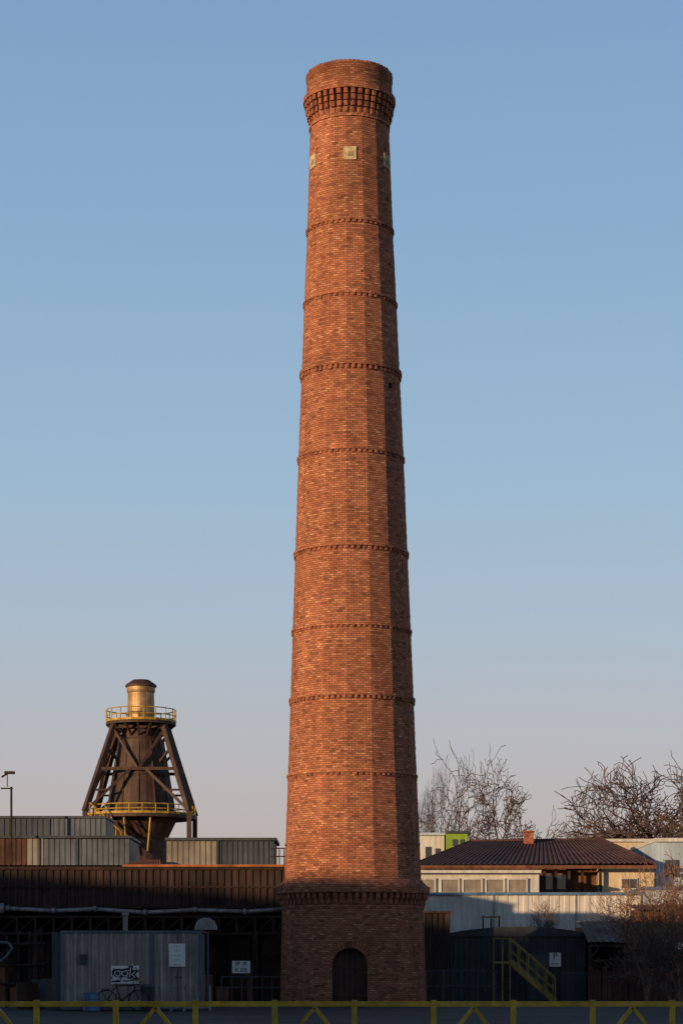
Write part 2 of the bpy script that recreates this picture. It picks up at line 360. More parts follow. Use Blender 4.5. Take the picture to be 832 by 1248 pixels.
for u in (-1.6,-.8,.9): yl.tube((tx+u,Y-3.1,z(999)),(tx+u*.8,Y-3.1,z(1040)),.07,n=6)
yl.make("platform_railings",YEL,hf)

# ------------------------------------------------------------ LONG SHED (left)
Y=84.0; sh=empty("long_industrial_shed")
z=lambda v:Z(v,Y); x=lambda u:X(u,Y)
xl=x(-160); xr=x(352)
M().corr((xl,Y),(xr,Y),z(1105),z(1056),.28,.05).make("fascia_sheet",FASC,sh)
m=M().box(xl,xr,Y+.3,Y+14,z(1104),z(1057)); m.make("roof_body",RUSTD,sh)
m=M().slope((xl,Y-.15,z(1056)+.01),(xr,Y-.15,z(1056)+.01),(xr,Y+7,z(1056)+.28),(xl,Y+7,z(1056)+.28),90,.04)
m.make("roof_sheet",REDR,sh)
m=M().box(x(150),xr,Y-.22,Y-.16,z(1056)-.02,z(1056)+.07)
m.slope((x(150),Y+.1,z(1054)),(x(197),Y+.1,z(1054)),(x(190),Y+2,z(1045)),(x(172),Y+2,z(1045)),12,.03); m.make("painted_sunlit_edge",ORR,sh)  # sunlit line and mound on the roof edge, painted orange
m=M().box(xl,xr,Y-.12,Y-.06,z(1060),z(1056.5)).box(xl,xr,Y-.2,Y-.03,z(1107),z(1104)).box(xl,xr,Y-.09,Y-.04,z(1082),z(1080))
for v in (1118,1138): m.box(xl,xr,Y-1.1,Y-.98,z(v)-.05,z(v)+.05)
uu=-150; k=0
while uu<345:
    m.box(x(uu)-.05,x(uu)+.05,Y-1.09,Y-.99,z(1138),z(1118)); 
    m.beam((x(uu),Y-1.04,z(1138)),(x(uu+22),Y-1.04,z(1118)),.05)
    if k%3==0: m.box(x(uu)-.09,x(uu)+.09,Y-1.13,Y-.95,0,z(1138)-.05); m.beam((x(uu),Y-1,z(1110)),(x(uu),Y+.2,z(1104)),.08)
    uu+=22; k+=1
m.make("canopy_steelwork",RUSTD,sh)
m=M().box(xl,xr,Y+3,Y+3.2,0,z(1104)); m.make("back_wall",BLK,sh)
m=M()
for i in range(9): m.box(x(-20+i*42),x(-20+i*42+26),Y+2.9,Y+2.97,.0,2.2+.3*(i%3))
m.make("bay_doors",RUSTD,sh)
m=M(); pts=[(-160,1104),(-60,1107),(15,1108),(70,1111),(120,1109),(180,1113),(240,1110),(300,1112),(352,1109)]
for a,c in zip(pts,pts[1:]): m.tube((x(a[0]),Y-1.15,z(a[1])),(x(c[0]),Y-1.15,z(c[1])),.085,n=10)
for a in pts: m.tube((x(a[0])-.07,Y-1.15,z(a[1])),(x(a[0])+.07,Y-1.15,z(a[1])),.12,n=10)
m.tube((x(8),Y-1.3,z(1102)),(x(8),Y-1.3,z(1114)),.12,n=10)
m.make("service_pipe",PIPE,sh,True)
m=M()
for v in (1190,1203): m.box(x(272),x(345),Y-1.62,Y-1.58,z(v)-.025,z(v)+.025)
for i in range(7): m.box(x(273+12*i)-.025,x(273+12*i)+.025,Y-1.66,Y-1.625,0,z(1189))
m.make("yard_railing",GREYD,sh)
m=M(); y2=Y+.5
for i in range(4): m.tube((x(334+6*i),y2,z(1055)),(x(334+6*i),y2,z(1033)),.025,n=5)
for v in (1033,1043): m.tube((x(330),y2,z(v)),(x(353),y2,z(v)),.025,n=5)
m.make("roof_railing",RUSTD,sh)
m=M(); rq=random.Random(9)
for i in range(12):
    u=-10+i*28+rq.uniform(-8,8); m.box(x(u),x(u)+rq.uniform(.3,.8),Y+.5,Y+1.2+rq.random(),0,rq.uniform(.5,1.7))
m.make("stored_pallets",BROWN,sh)

cb=empty("rooftop_cabin"); y0=Y+2.5
m=M().corr((x(-60),y0),(x(22),y0),z(1053),z(1016),.22,.03); m.make("rust_wall",RUST,cb)
M().corr((x(22),y0),(x(43),y0),z(1053),z(1016),.22,.03).make("beige_sunlit_wall",BEIGE,cb)  # sunlit strip of the cabin front, painted in beige
M().corr((x(43),y0),(x(151),y0),z(1053),z(1018),.22,.03).make("grey_shaded_wall",GREY,cb)  # darker grey-blue colour in place of shade on this wall
m=M().box(x(-60),x(153),y0-.12,y0+4,z(1017),z(1014)); m.box(x(-60),x(150.5),y0+.1,y0+3.9,z(1054),z(1017)-.003).box(x(84),x(86),y0-.09,y0-.05,z(1053),z(1017)); m.make("roof_slab",GREYD,cb)
M().corr((x(-60),y0+1),(x(45),y0+1),z(1013.9),z(990),.22,.03).make("upper_wall",GREYD,cb)
M().corr((x(45),y0+1),(x(118),y0+1),z(1013.9),z(989),.22,.03).make("upper_wall_shaded",GREY,cb)  # shade on the upper wall is put into the grey-blue colour
m=M().box(x(-60),x(120),y0+.9,y0+4,z(990),z(987)).box(x(-60),x(118),y0+1.1,y0+3.8,z(1013.9),z(990)-.003).box(x(44),x(46.5),y0+.92,y0+.96,z(1013),z(990)); m.make("upper_roof",GREYD,cb)
cb=empty("rooftop_cabin"); 
M().corr((x(197),y0),(x(260),y0),z(1054),z(1020),.22,.03).make("beige_sunlit_wall",BEIGE,cb)  # beige paints the sunlit part of this cabin front
M().corr((x(260),y0),(x(332),y0),z(1054),z(1020),.22,.03).make("grey_shaded_wall",GREYD,cb)  # dim part of the front, its shade painted as dark grey
m=M().box(x(195),x(335),y0-.15,y0+4,z(1020),z(1016.5)).box(x(197.5),x(331.5),y0+.1,y0+3.9,z(1054),z(1020)-.003).box(x(259),x(262),y0-.09,y0-.05,z(1054),z(1020)); m.make("roof_slab",GREYD,cb)
lm=empty("mast_lamp"); y3=y0-1
m=M().tube((x(7),y3,z(1056)),(x(7),y3,z(955)),.045,n=8).tube((x(-6),y3,z(957)),(x(9),y3,z(957)),.03,n=6); m.tube((x(2),y3,z(955)),(x(2),y3,z(940)),.02,n=6)
m.make("mast",RUSTD,lm); M().box(x(-1),x(11),y3-.15,y3+.15,z(939),z(936)).tube((x(-5),y3,z(943)),(x(3),y3,z(938)),.04,n=6).make("lamp_head",RUSTD,lm)

def text(body,loc,size,mt,parent,name,extrude=.003,sx=1,off=1.0,rz=0):
    cu=bpy.data.curves.new(name,'FONT'); cu.body=body; cu.size=size; cu.align_x='CENTER'; cu.align_y='CENTER'; cu.extrude=extrude; cu.offset=.004*size/.3*off
    o=bpy.data.objects.new(name+"_c",cu); col.objects.link(o); dg=bpy.context.evaluated_depsgraph_get(); me=bpy.data.meshes.new_from_object(o.evaluated_get(dg)); bpy.data.objects.remove(o)
    me.materials.clear(); me.materials.append(mt); ob=bpy.data.objects.new(name,me); col.objects.link(ob); ob.location=loc; ob.rotation_euler=(math.pi/2,rz,0); ob.scale=(sx,1,1); ob.parent=parent; return ob
def sign(name,u0,u1,v0,v1,Y,lines,big=False,post=False):
    e=empty(name); m=M().box(X(u0,Y),X(u1,Y),Y-.03,Y,Z(v1,Y),Z(v0,Y)); m.make("board",SIGNW,e)
    h=(Z(v0,Y)-Z(v1,Y)); n=len(lines); xc=X((u0+u1)/2,Y)
    for i,t in enumerate(lines):
        text(t,(xc,Y-.035,Z(v0,Y)-h*(i+.5)/n),h/n*(1.15 if big else .85),INK,e,"lettering_%d"%i)
    if post: M().box(X(u0,Y)+.1,X(u0,Y)+.14,Y+.005,Y+.04,0,Z(v0,Y)).box(X(u1,Y)-.14,X(u1,Y)-.1,Y+.005,Y+.04,0,Z(v0,Y)).make("posts",RUSTD,e)
    return e
sign("notice_sign",283,305,1171,1186,Y-1.2,["SP 1K","K 205"],post=True)

# ------------------------------------------------------------ CONTAINER
Y=70.0; z=lambda v:Z(v,Y); x=lambda u:X(u,Y); ct=empty("site_container")
x0=x(75); x1=x(246); zt=z(1134)
M().corr((x0+.06,Y),(x1-.06,Y),.14,zt-.09,.24,.035).make("front_sheet",CONT,ct)
M().corr((x0,Y+2.4),(x0,Y+.06),.14,zt-.09,.24,.035).make("side_sheet",CONT,ct)
m=M().box(x0-.02,x1+.02,Y-.05,Y+.05,zt-.1,zt).box(x0-.02,x1+.02,Y-.05,Y+.05,.03,.14)
for xx in (x0,x(185),x1-.1): m.box(xx-.02,xx+.1,Y-.053,Y+.053,.14,zt-.1)
m.box(x0-.02,x1+.02,Y+.05,Y+2.45,zt-.06,zt-.003).box(x0+.1,x1-.06,Y+.1,Y+2.4,.1,zt-.1)
m.tube((x(217),Y-.09,.1),(x(217),Y-.09,zt+.05),.03,n=8).tube((x(213),Y-.07,1.1),(x(221),Y-.07,1.1),.02,n=6)
m.make("frame",GREY,ct)
M().box(x(62),x(74),Y+.3,Y+2.3,.02,z(1136)).make("end_cabinet",GREYD,ct)
m=M().tube((x(150),Y+.8,zt),(x(150),Y+.8,z(1113)),.085,n=12).tube((x(150),Y+.8,z(1115)),(x(150),Y+.8,z(1111)),.12,.10,n=12); m.make("roof_flue",BEIGE,ct)
lm=empty("hooded_lamp"); M().tube((x(252),Y+.4,0),(x(252),Y+.4,z(1132)),.045,n=8).make("pole",GREYD,lm)
M().rev(x(250),Y+.4,[(.38,z(1133)),(.37,z(1129)),(.28,z(1122)),(.12,z(1118.5)),(.0,z(1118))],20).rev(x(250),Y+.4,[(.38,z(1133)),(0,z(1131))],20).make("hood",BEIGE,lm,True)
gs=empty("graffiti_sign"); M().box(x(136),x(170),Y-.09,Y-.06,z(1199),z(1177)).make("board",SIGNW,gs)
for i,(ch,u,rz,sz) in enumerate((("g",144,.12,.62),("g",153,-.1,.66),("k",162,.1,.50))):
    text(ch,(x(u),Y-.098-.006*i,z(1186)),sz,INK,gs,"tag_outline_%d"%i,.002,1.15,6.5,rz)
    text(ch,(x(u),Y-.114-.004*i,z(1186)),sz,SIGNW,gs,"tag_fill_%d"%i,.001,1.15,-1.5,rz)
gm=M()
gp=[(139,1196),(147,1194.5),(155,1196),(163,1194),(168,1195)]
for a,c in zip(gp,gp[1:]): gm.tube((x(a[0]),Y-.10,z(a[1])),(x(c[0]),Y-.10,z(c[1])),.018,n=6)
gm.tube((x(140),Y-.10,z(1180)),(x(137.5),Y-.10,z(1184)),.015,n=6).tube((x(166),Y-.10,z(1179)),(x(168),Y-.10,z(1184)),.015,n=6); gm.make("tag_strokes",INK,gs)
sign("information_sign",206,226,1150,1178,Y-.11,["- - --","--- -","-- ---","- ---","--- --"])
M().box(x(98),x(106),Y-.12,Y-.04,z(1175),z(1163)).make("meter_box",GREYD)

def bicycle(xc,yc,name="bicycle"):
    e=empty(name); R=.34
    tyre=M(); 
    for wx in (-.53,.53):
        n=28
        for i in range(n):
            a=2*math.pi*i/n; c=2*math.pi*(i+1)/n
            tyre.tube((xc+wx+R*math.cos(a),yc,R+R*math.sin(a)),(xc+wx+R*math.cos(c),yc,R+R*math.sin(c)),.022,n=6,cap=False)
    tyre.make("tyres",RUBBER,e)
    sp=M()
    for wx in (-.53,.53):
        for i in range(14):
            a=2*math.pi*i/14; sp.tube((xc+wx,yc,R),(xc+wx+R*math.cos(a),yc,R+R*math.sin(a)),.004,n=4)
        sp.tube((xc+wx,yc-.06,R),(xc+wx,yc+.06,R),.025,n=8)
    sp.make("spokes",PIPE,e)
    f=M(); bb=(xc-.08,yc,.30); st=(xc-.2,yc,.82); hd=(xc+.36,yc,.84); hl=(xc+.39,yc,.70); ra=(xc-.53,yc,R); fa=(xc+.53,yc,R)
    for a,b in ((bb,st),(st,hd),(bb,hl),(hd,hl),(hl,fa),(bb,ra),(st,ra)): f.tube(a,b,.02,n=8)
    f.tube(hd,(xc+.33,yc,.98),.014,n=8).tube((xc+.33,yc-.28,1.0),(xc+.33,yc+.28,1.0),.013,n=8).tube((xc+.33,yc-.28,1.0),(xc+.22,yc-.3,1.0),.015,n=8).tube((xc+.33,yc+.28,1.0),(xc+.22,yc+.3,1.0),.015,n=8)
    f.tube(st,(xc-.23,yc,.93),.013,n=8).tube((xc-.08,yc-.02,.30),(xc-.08,yc+.02,.30),.09,n=16).tube((xc-.08,yc-.03,.30),(xc+.02,yc-.06,.16),.012,n=6).tube((xc-.08,yc+.03,.30),(xc-.18,yc+.06,.44),.012,n=6)
    f.tube((xc-.72,yc,.72),(xc-.25,yc,.72),.012,n=6).tube((xc-.70,yc,.72),(xc-.53,yc,R),.010,n=6)
    f.make("frame",INK,e)
    M().prism([(xc-.36,yc-.07,.94),(xc-.36,yc+.07,.94),(xc-.2,yc+.05,.94),(xc-.08,yc+.02,.94),(xc-.08,yc-.02,.94),(xc-.2,yc-.05,.94)],(0,0,.045)).make("saddle",RUBBER,e)
    b=M(); bx=xc+.42
    for zz in (.78,.86,.95): 
        for (p,q) in (((bx,yc-.14,zz),(bx+.26,yc-.14,zz)),((bx+.26,yc-.14,zz),(bx+.26,yc+.14,zz)),((bx+.26,yc+.14,zz),(bx,yc+.14,zz)),((bx,yc+.14,zz),(bx,yc-.14,zz))): b.tube(p,q,.008,n=5)
    for i in range(5): b.tube((bx+.065*i,yc-.14,.78),(bx+.065*i,yc-.14,.95),.006,n=5)
    b.make("basket",INK,e)
bicycle(x(153),Y-.8)
wb=empty("waste_bin"); M().rev(x(182),Y-.6,[(.0,.02),(.19,.02),(.23,.78),(.25,.79),(.25,.83),(.0,.88)],18).make("drum",GREY,wb,True)
hp=empty("bicycle_rack"); m=M()
for i in range(5):
    cx_=x(196)+i*.42; 
    for j in range(10):
        a=math.pi*j/10; c=math.pi*(j+1)/10; m.tube((cx_,Y-.9+.35*math.cos(a),.5+.35*math.sin(a)),(cx_,Y-.9+.35*math.cos(c),.5+.35*math.sin(c)),.018,n=6)
    m.tube((cx_,Y-.55,0),(cx_,Y-.55,.5),.018,n=6).tube((cx_,Y-1.25,0),(cx_,Y-1.25,.5),.018,n=6)
m.tube((x(196),Y-1.25,.12),(x(196)+1.68,Y-1.25,.12),.02,n=6); m.make("hoops",PIPE,hp)
for (u,yy,h) in ((30,72,.88),(38,72.4,.88),(112,69.2,.6)):
    d=empty("oil_drum"); M().rev(X(u,yy),yy,[(0,.01),(.28,.01),(.29,.03),(.28,.05),(.28,h*.33),(.295,h*.35),(.28,h*.37),(.28,h*.64),(.295,h*.66),(.28,h*.68),(.28,h-.03),(.29,h),(.27,h),(.27,h-.02),(0,h-.02)],20).make("drum_shell",BLUE if h<.7 else RUST,d)

cl=empty("pipe_rack"); m=M(); Yc=74
for i in range(4): m.box(X(8+14*i,Yc)-.04,X(8+14*i,Yc)+.04,Yc,Yc+.1,0,Z(1140-3*i,Yc))
for v in (1152,1178,1200): m.tube((X(-30,Yc),Yc-.05,Z(v,Yc)),(X(55,Yc),Yc-.05,Z(v-2,Yc)),.05,n=8)
m.make("rack",RUSTD,cl)
m=M(); pp=[(-8,1148),(12,1149),(17,1156),(10,1166),(2,1172)]
for a,c in zip(pp,pp[1:]): m.tube((X(a[0],Yc),Yc-.3,Z(a[1],Yc)),(X(c[0],Yc),Yc-.3,Z(c[1],Yc)),.05,n=8)
m.make("bent_pipe",GREY,cl)
M().box(X(44,Yc),X(60,Yc),Yc-.9,Yc-.3,.02,Z(1196,Yc)).box(X(43,Yc),X(61,Yc),Yc-.93,Yc-.27,Z(1196,Yc),Z(1194,Yc)).make("electrical_cabinet",GREY)

# ------------------------------------------------------------ RIGHT SIDE
Y=105.0; z=lambda v:Z(v,Y); x=lambda u:X(u,Y); wh=empty("white_industrial_hall")
M().corr((x(470),Y),(x(781),Y),.0,z(1091),.5,.03).make("wall",WHITE,wh)
m=M().box(x(470),x(781),Y+.1,Y+6,0,z(1091)-.003); m.make("body",WHITE,wh)
M().box(x(470),x(782),Y-.12,Y+6.1,z(1091),z(1087.5)).make("coping",BLUE,wh)
m=M().box(x(600),x(602),Y-.07,Y-.04,0,z(1091)).box(x(700),x(702),Y-.07,Y-.04,0,z(1091)); m.make("downpipes",PIPE,wh)
bh=empty("pale_blue_hall"); M().box(x(783),x(960),Y-.4,Y+5,0,z(1085)).make("wall",BLUEW,bh); M().box(x(782.5),x(961),Y-.5,Y+5.1,z(1085),z(1081)).make("coping",BLUE,bh)
M().box(x(806),x(822),Y-.44,Y-.405,z(1112),z(1098)).make("window",GLASS,bh)
Y=108.5; z=lambda v:Z(v,Y); x=lambda u:X(u,Y); ws=empty("office_storey")
M().box(x(480),x(657),Y+.3,Y+4,3,z(1064)).make("wall",WHITE,ws)
M().box(x(480),x(659),Y-.1,Y+4.1,z(1064),z(1060.5)).make("roof_slab",WHITE,ws)
fr=M(); gl=M()
for (a,c) in ((507,531),(536,560),(563,588),(591,615),(618,643)):
    gl.box(x(a)+.08,x(c)-.08,Y+.22,Y+.28,z(1087),z(1072)); 
    fr.box(x(a),x(c),Y+.15,Y+.295,z(1072)+.002,z(1070)).box(x(a),x(c),Y+.15,Y+.295,z(1089),z(1087)-.002).box(x(a),x(a)+.08,Y+.16,Y+.29,z(1087),z(1072)).box(x(c)-.08,x(c),Y+.16,Y+.29,z(1087),z(1072))
BLIND=mat("window_blind",(.30,.26,.20),.25,.35,1.2,.05,spec=.6)
fr.make("window_frames",WHITE,ws); gl.make("window_blinds",BLIND,ws)
rb=empty("brown_roof_building")
ye=112; yr=121
ze=Z(1055,ye); zr=Z(1026,yr)
E0=(X(500,ye),ye,ze); E1=(X(798,ye),ye,ze+.1); R0=(X(572,yr),yr,zr); R1=(X(735,yr),yr,zr+.1); B0=(X(470,130),130,ze); B1=(X(790,130),130,ze)
M().slope(E0,E1,R1,R0,46,.05).make("roof_front",REDR,rb)
M().poly([E1,B1,R1]).poly([B1,B0,R0,R1]).poly([B0,E0,R0]).make("roof_sides",REDR,rb)
M().tube(R0,R1,.13,n=8).tube(E1,R1,.10,n=8).tube(E0,R0,.10,n=8).make("ridge_tiles",REDR,rb)
M().box(E0[0],E1[0]+.05,ye-.12,ye-.02,ze-.16,ze+.02).make("gutter",BROWN,rb)
M().box(X(500,113),X(690,113),113,128,0,ze-.1).make("wall_brown",BROWN,rb)
M().box(X(690,113)+.003,X(728,113),113.6,128,0,ze-.1).make("veranda_recess",BROWN,rb)
M().box(X(728,113)+.003,X(796,113),112.8,128,0,ze-.1).make("wall_cream",CREAM,rb)
m=M()
for u in (660,674,690,706,728): m.box(X(u,113),X(u,113)+.14,112.4,112.54,3,ze-.16)
m.make("veranda_posts",RUSTD,rb)
fm=M().box(X(755,112.8),X(776,112.8),112.70,112.797,Z(1084,112.8),Z(1070,112.8)); fm.make("window_frame",WHITE,rb)
M().box(X(757,112.8),X(765,112.8),112.66,112.697,Z(1082.5,112.8),Z(1071.5,112.8)).box(X(766.2,112.8),X(774.3,112.8),112.66,112.697,Z(1082.5,112.8),Z(1071.5,112.8)).make("window_panes",GLASS,rb)
M().box(X(664,113),X(690,113),112.93,112.997,Z(1084,113),Z(1066,113)).make("dark_window",GLASS,rb)
m=M().box(X(638,120),X(649,120),119.6,120.2,zr-.6,Z(1015,120)).box(X(636.8,120),X(650.2,120),119.5,120.3,Z(1015,120),Z(1013,120)); m.make("roof_chimney",BRD,rb)
fb=empty("flat_roof_house")
M().box(X(730,124),X(797,124),124,132,0,Z(1026,124)).make("rear_wall",CREAM,fb)
M().box(X(729,124),X(797,124),123.8,132.2,Z(1026,124),Z(1022.5,124)).make("rear_parapet",WHITE,fb)
M().box(X(798,114),X(960,114),114,131,0,Z(1026,114)).make("front_wall",BLUEW,fb)
M().box(X(797,114),X(961,114),113.8,131.2,Z(1026,114),Z(1021.5,114)).make("parapet",WHITE,fb)
M().box(X(810,114),X(826,114),113.93,113.997,Z(1068,114),Z(1048,114)).make("window",GLASS,fb)
wf=empty("white_house"); Y=134
M().box(X(512,Y),X(541,Y),Y,Y+8,0,Z(1018,Y)).make("wall",WHITE,wf); M().box(X(511,Y),X(542,Y),Y-.2,Y+8.2,Z(1018,Y),Z(1015,Y)).make("parapet",BLUEW,wf)
M().box(X(518,Y),X(525,Y),Y-.06,Y-.003,Z(1046,Y),Z(1032,Y)).box(X(530,Y),X(536,Y),Y-.06,Y-.003,Z(1046,Y),Z(1034,Y)).make("windows",GLASS,wf)
gf=empty("lime_green_house"); M().box(X(543,Y),X(568,Y),Y-1,Y+6,0,Z(1017,Y)).make("wall",GREEN,gf); M().box(X(542,Y),X(569,Y),Y-1.15,Y+6.1,Z(1017,Y),Z(1014,Y)).make("roof",GREYD,gf)
M().box(X(550,Y),X(556,Y),Y-1.06,Y-1.003,Z(1032,Y),Z(1024,Y)).box(X(559,Y),X(564,Y),Y-1.06,Y-1.003,Z(1032,Y),Z(1024,Y)).make("windows",GLASS,gf)

Y=88; an=empty("rusty_annex"); M().corr((X(490,Y),Y),(X(548,Y),Y),0,Z(1113,Y),.26,.04).make("wall",FASC,an); M().box(X(490,Y),X(547,Y),Y+.1,Y+5,0,Z(1113,Y)-.003).box(X(488,Y),X(549,Y),Y-.12,Y+5.1,Z(1113,Y),Z(1110.5,Y)).make("body",RUSTD,an)

Y=90; z=lambda v:Z(v,Y); x=lambda u:X(u,Y); ns=empty("navy_storage_shed")
xa,xb=x(549),x(713)
M().corr((xa,Y),(xb,Y),0,z(1138),.24,.04).make("wall",NAVY,ns)
prof=[]; 
for i in range(13):
    t=i/12; prof.append((xa-.12+(xb-xa+.24)*t,z(1138)+(z(1130)-z(1138))*math.sin(math.pi*t)**.8 if 0<t<1 else z(1138)))
m=M().prism([(p[0],Y-.15,p[1]+.02) for p in prof]+[(prof[-1][0],Y-.15,z(1138)-.12),(prof[0][0],Y-.15,z(1138)-.12)],(0,6.3,0)); m.make("roof",NAVY,ns)
M().box(xa+.05,xb-.05,Y+.1,Y+6,0,z(1138)-.13).make("body",NAVY,ns)
m=M().box(x(642),x(668),Y-.08,Y-.045,.02,z(1163)); m.make("door",GREYD,ns)
m=M()
for u in (590,600,610): m.tube((x(u),Y+1,z(1136)),(x(u),Y+1,z(1115)),.035,n=6)
m.tube((x(588),Y+1,z(1117)),(x(612),Y+1,z(1117)),.03,n=6); m.make("roof_vent_frame",BLK,ns)
sign("notice_sign",669,683,1161,1178,Y-.1,["P","---"],big=True)
st=empty("steel_staircase"); Ys=87.5; m=M()
a=Vector((X(622,Ys),Ys,Z(1172,Ys))); c=Vector((X(676,Ys),Ys,.02)); W=Vector((0,.9,0)); H=Vector((0,0,.95))
for o in (Vector(),W):
    m.beam(a+o,c+o,.06,.26); m.tube(a+o+H,c+o+H,.035,n=6); m.tube(a+o+H*.5,c+o+H*.5,.025,n=6)
    for i in range(6): q=a.lerp(c,i/5)+o; m.tube(q,q+H,.03,n=6)
for i in range(9): q=a.lerp(c,(i+.5)/9); m.box(q.x-.13,q.x+.13,Ys+.035,Ys+.865,q.z-.02,q.z+.02)
m.box(X(600,Ys),a.x,Ys,Ys+1.0,a.z-.08,a.z)
for u in (601,612,621):
    m.box(X(u,Ys)-.03,X(u,Ys)+.03,Ys-.03,Ys+.03,0,a.z-.083); m.tube((X(u,Ys),Ys,a.z),(X(u,Ys),Ys,a.z+.95),.025,n=6)
m.tube((X(600,Ys),Ys,a.z+.95),a+H,.03,n=6)
STY=mat("olive_paint",(.34,.23,.06),.35,.6,3,.15); m.make("stair_flight",STY,st)
rf=empty("mesh_fence"); Yf=84; m=M()
for v in (1183,1202,1221): m.tube((X(519,Yf),Yf,Z(v,Yf)),(X(606,Yf),Yf,Z(v,Yf)),.03,n=6)
for i in range(30): u=519+87*i/29; m.tube((X(u,Yf),Yf-.02,.05),(X(u,Yf),Yf-.02,Z(1183,Yf)),.012 if i%7 else .035,n=5)
m.make("bars",GREYD,rf)
pf=empty("mesh_fence"); Yf=84.5; m=M()
for v in (1186,1220): m.tube((X(684,Yf),Yf,Z(v,Yf)),(X(716,Yf),Yf,Z(v,Yf)),.03,n=6)
for i in range(12): u=684+32*i/11; m.tube((X(u,Yf),Yf-.02,.05),(X(u,Yf),Yf-.02,Z(1186,Yf)),.015,n=5)
m.make("bars",GREYD,pf)

Y=88; z=lambda v:Z(v,Y); x=lambda u:X(u,Y); ln=empty("rusty_lean_to")
m=M(); n=10; xs=[x(716)+ (x(900)-x(716))*i/44 for i in range(45)]
for k in range(n+1):
    q=k/n; yy=Y+5*q; zz=z(1150)+(z(1121)-z(1150))*math.sin(q*math.pi/2)
    for i,xx in enumerate(xs): m.v.append((xx,yy,zz+(.04 if i%2 else 0)+.05*math.sin(xx*1.3)))
for k in range(n):
    for i in range(44): b=k*45+i; m.f.append((b,b+1,b+46,b+45))
m.make("curved_roof",mat("rust_grey_sheet",(.20,.14,.105),.5,.75,1.0,.3,streak=.5,tint=(.10,.045,.03)),ln)
m=M().box(x(716),x(900),Y-.08,Y+.02,z(1154),z(1151))
for u in (718,762,806,850,896): m.box(x(u)-.07,x(u)+.07,Y-.05,Y+.05,0,z(1154)); m.beam((x(u),Y,z(1170)),(x(u+12),Y,z(1153)),.07)
m.box(x(716),x(900),Y-.02,Y+.04,z(1172),z(1169)); m.make("frame",RUSTD,ln)
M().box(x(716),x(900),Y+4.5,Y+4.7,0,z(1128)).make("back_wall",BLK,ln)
m=M(); rr=random.Random(5)
for i in range(14):
    u=722+rr.random()*120; h=rr.uniform(.6,2.2); m.box(x(u),x(u)+rr.uniform(.2,.8),Y+1+rr.random()*2,Y+3.5,0,h)
m.make("stacked_crates",RUSTD,ln)
cf=empty("rusty_panel_fence"); Yf=83; m=M(); u=716
while u<860:
    w=rr.uniform(5,8); h=Z(rr.uniform(1178,1184),Yf); m.box(X(u,Yf),X(u+w-1,Yf),Yf+rr.uniform(-.02,.02),Yf+.06,0,h); u+=w
m.box(X(716,Yf),X(860,Yf),Yf+.08,Yf+.13,1.0,1.1)
m.make("planks",RUST,cf)
lp=empty("floodlight_post"); Yf=80; M().tube((X(826,Yf),Yf,0),(X(826,Yf),Yf,Z(1152,Yf)),.04,n=8).make("pole",GREYD,lp); M().box(X(821,Yf),X(836,Yf),Yf-.15,Yf+.1,Z(1157,Yf),Z(1149,Yf)).make("lamp_head",SIGNW,lp)
kb=empty("brown_kiosk"); Yk=100; M().box(X(778,Yk),X(900,Yk),Yk,Yk+3,0,Z(1108,Yk)).make("wall",BROWN,kb); M().slope((X(774,Yk),Yk-.4,Z(1110,Yk)),(X(904,Yk),Yk-.4,Z(1110,Yk)),(X(904,Yk),Yk+3,Z(1101,Yk)),(X(774,Yk),Yk+3,Z(1101,Yk)),24,.05).make("roof",REDR,kb)

# ------------------------------------------------------------ yellow barrier fence
fe=empty("yellow_barrier_fence"); Yf=25; zt=Z(1223.5,Yf); m=M()
m.box(-14,14,Yf-.03,Yf+.03,zt-.03,zt+.03); m.box(-14,14,Yf-.02,Yf+.02,.40,.44)
i=0; xx=-13.8; step=.93
while xx<14:
    m.box(xx-.032,xx+.032,Yf-.034,Yf+.034,.12,zt+.045)
    if i%2==0:
        m.beam((xx+.03,Yf+.0,.46),(xx+step*.5,Yf,zt-.04),.045); m.beam((xx+step-.03,Yf,.46),(xx+step*.5,Yf,zt-.04),.045)
    m.box(xx-.07,xx+.07,Yf-.07,Yf+.07,.12,.135)
    xx+=step; i+=1
m.make("rails_and_posts",YELF,fe)

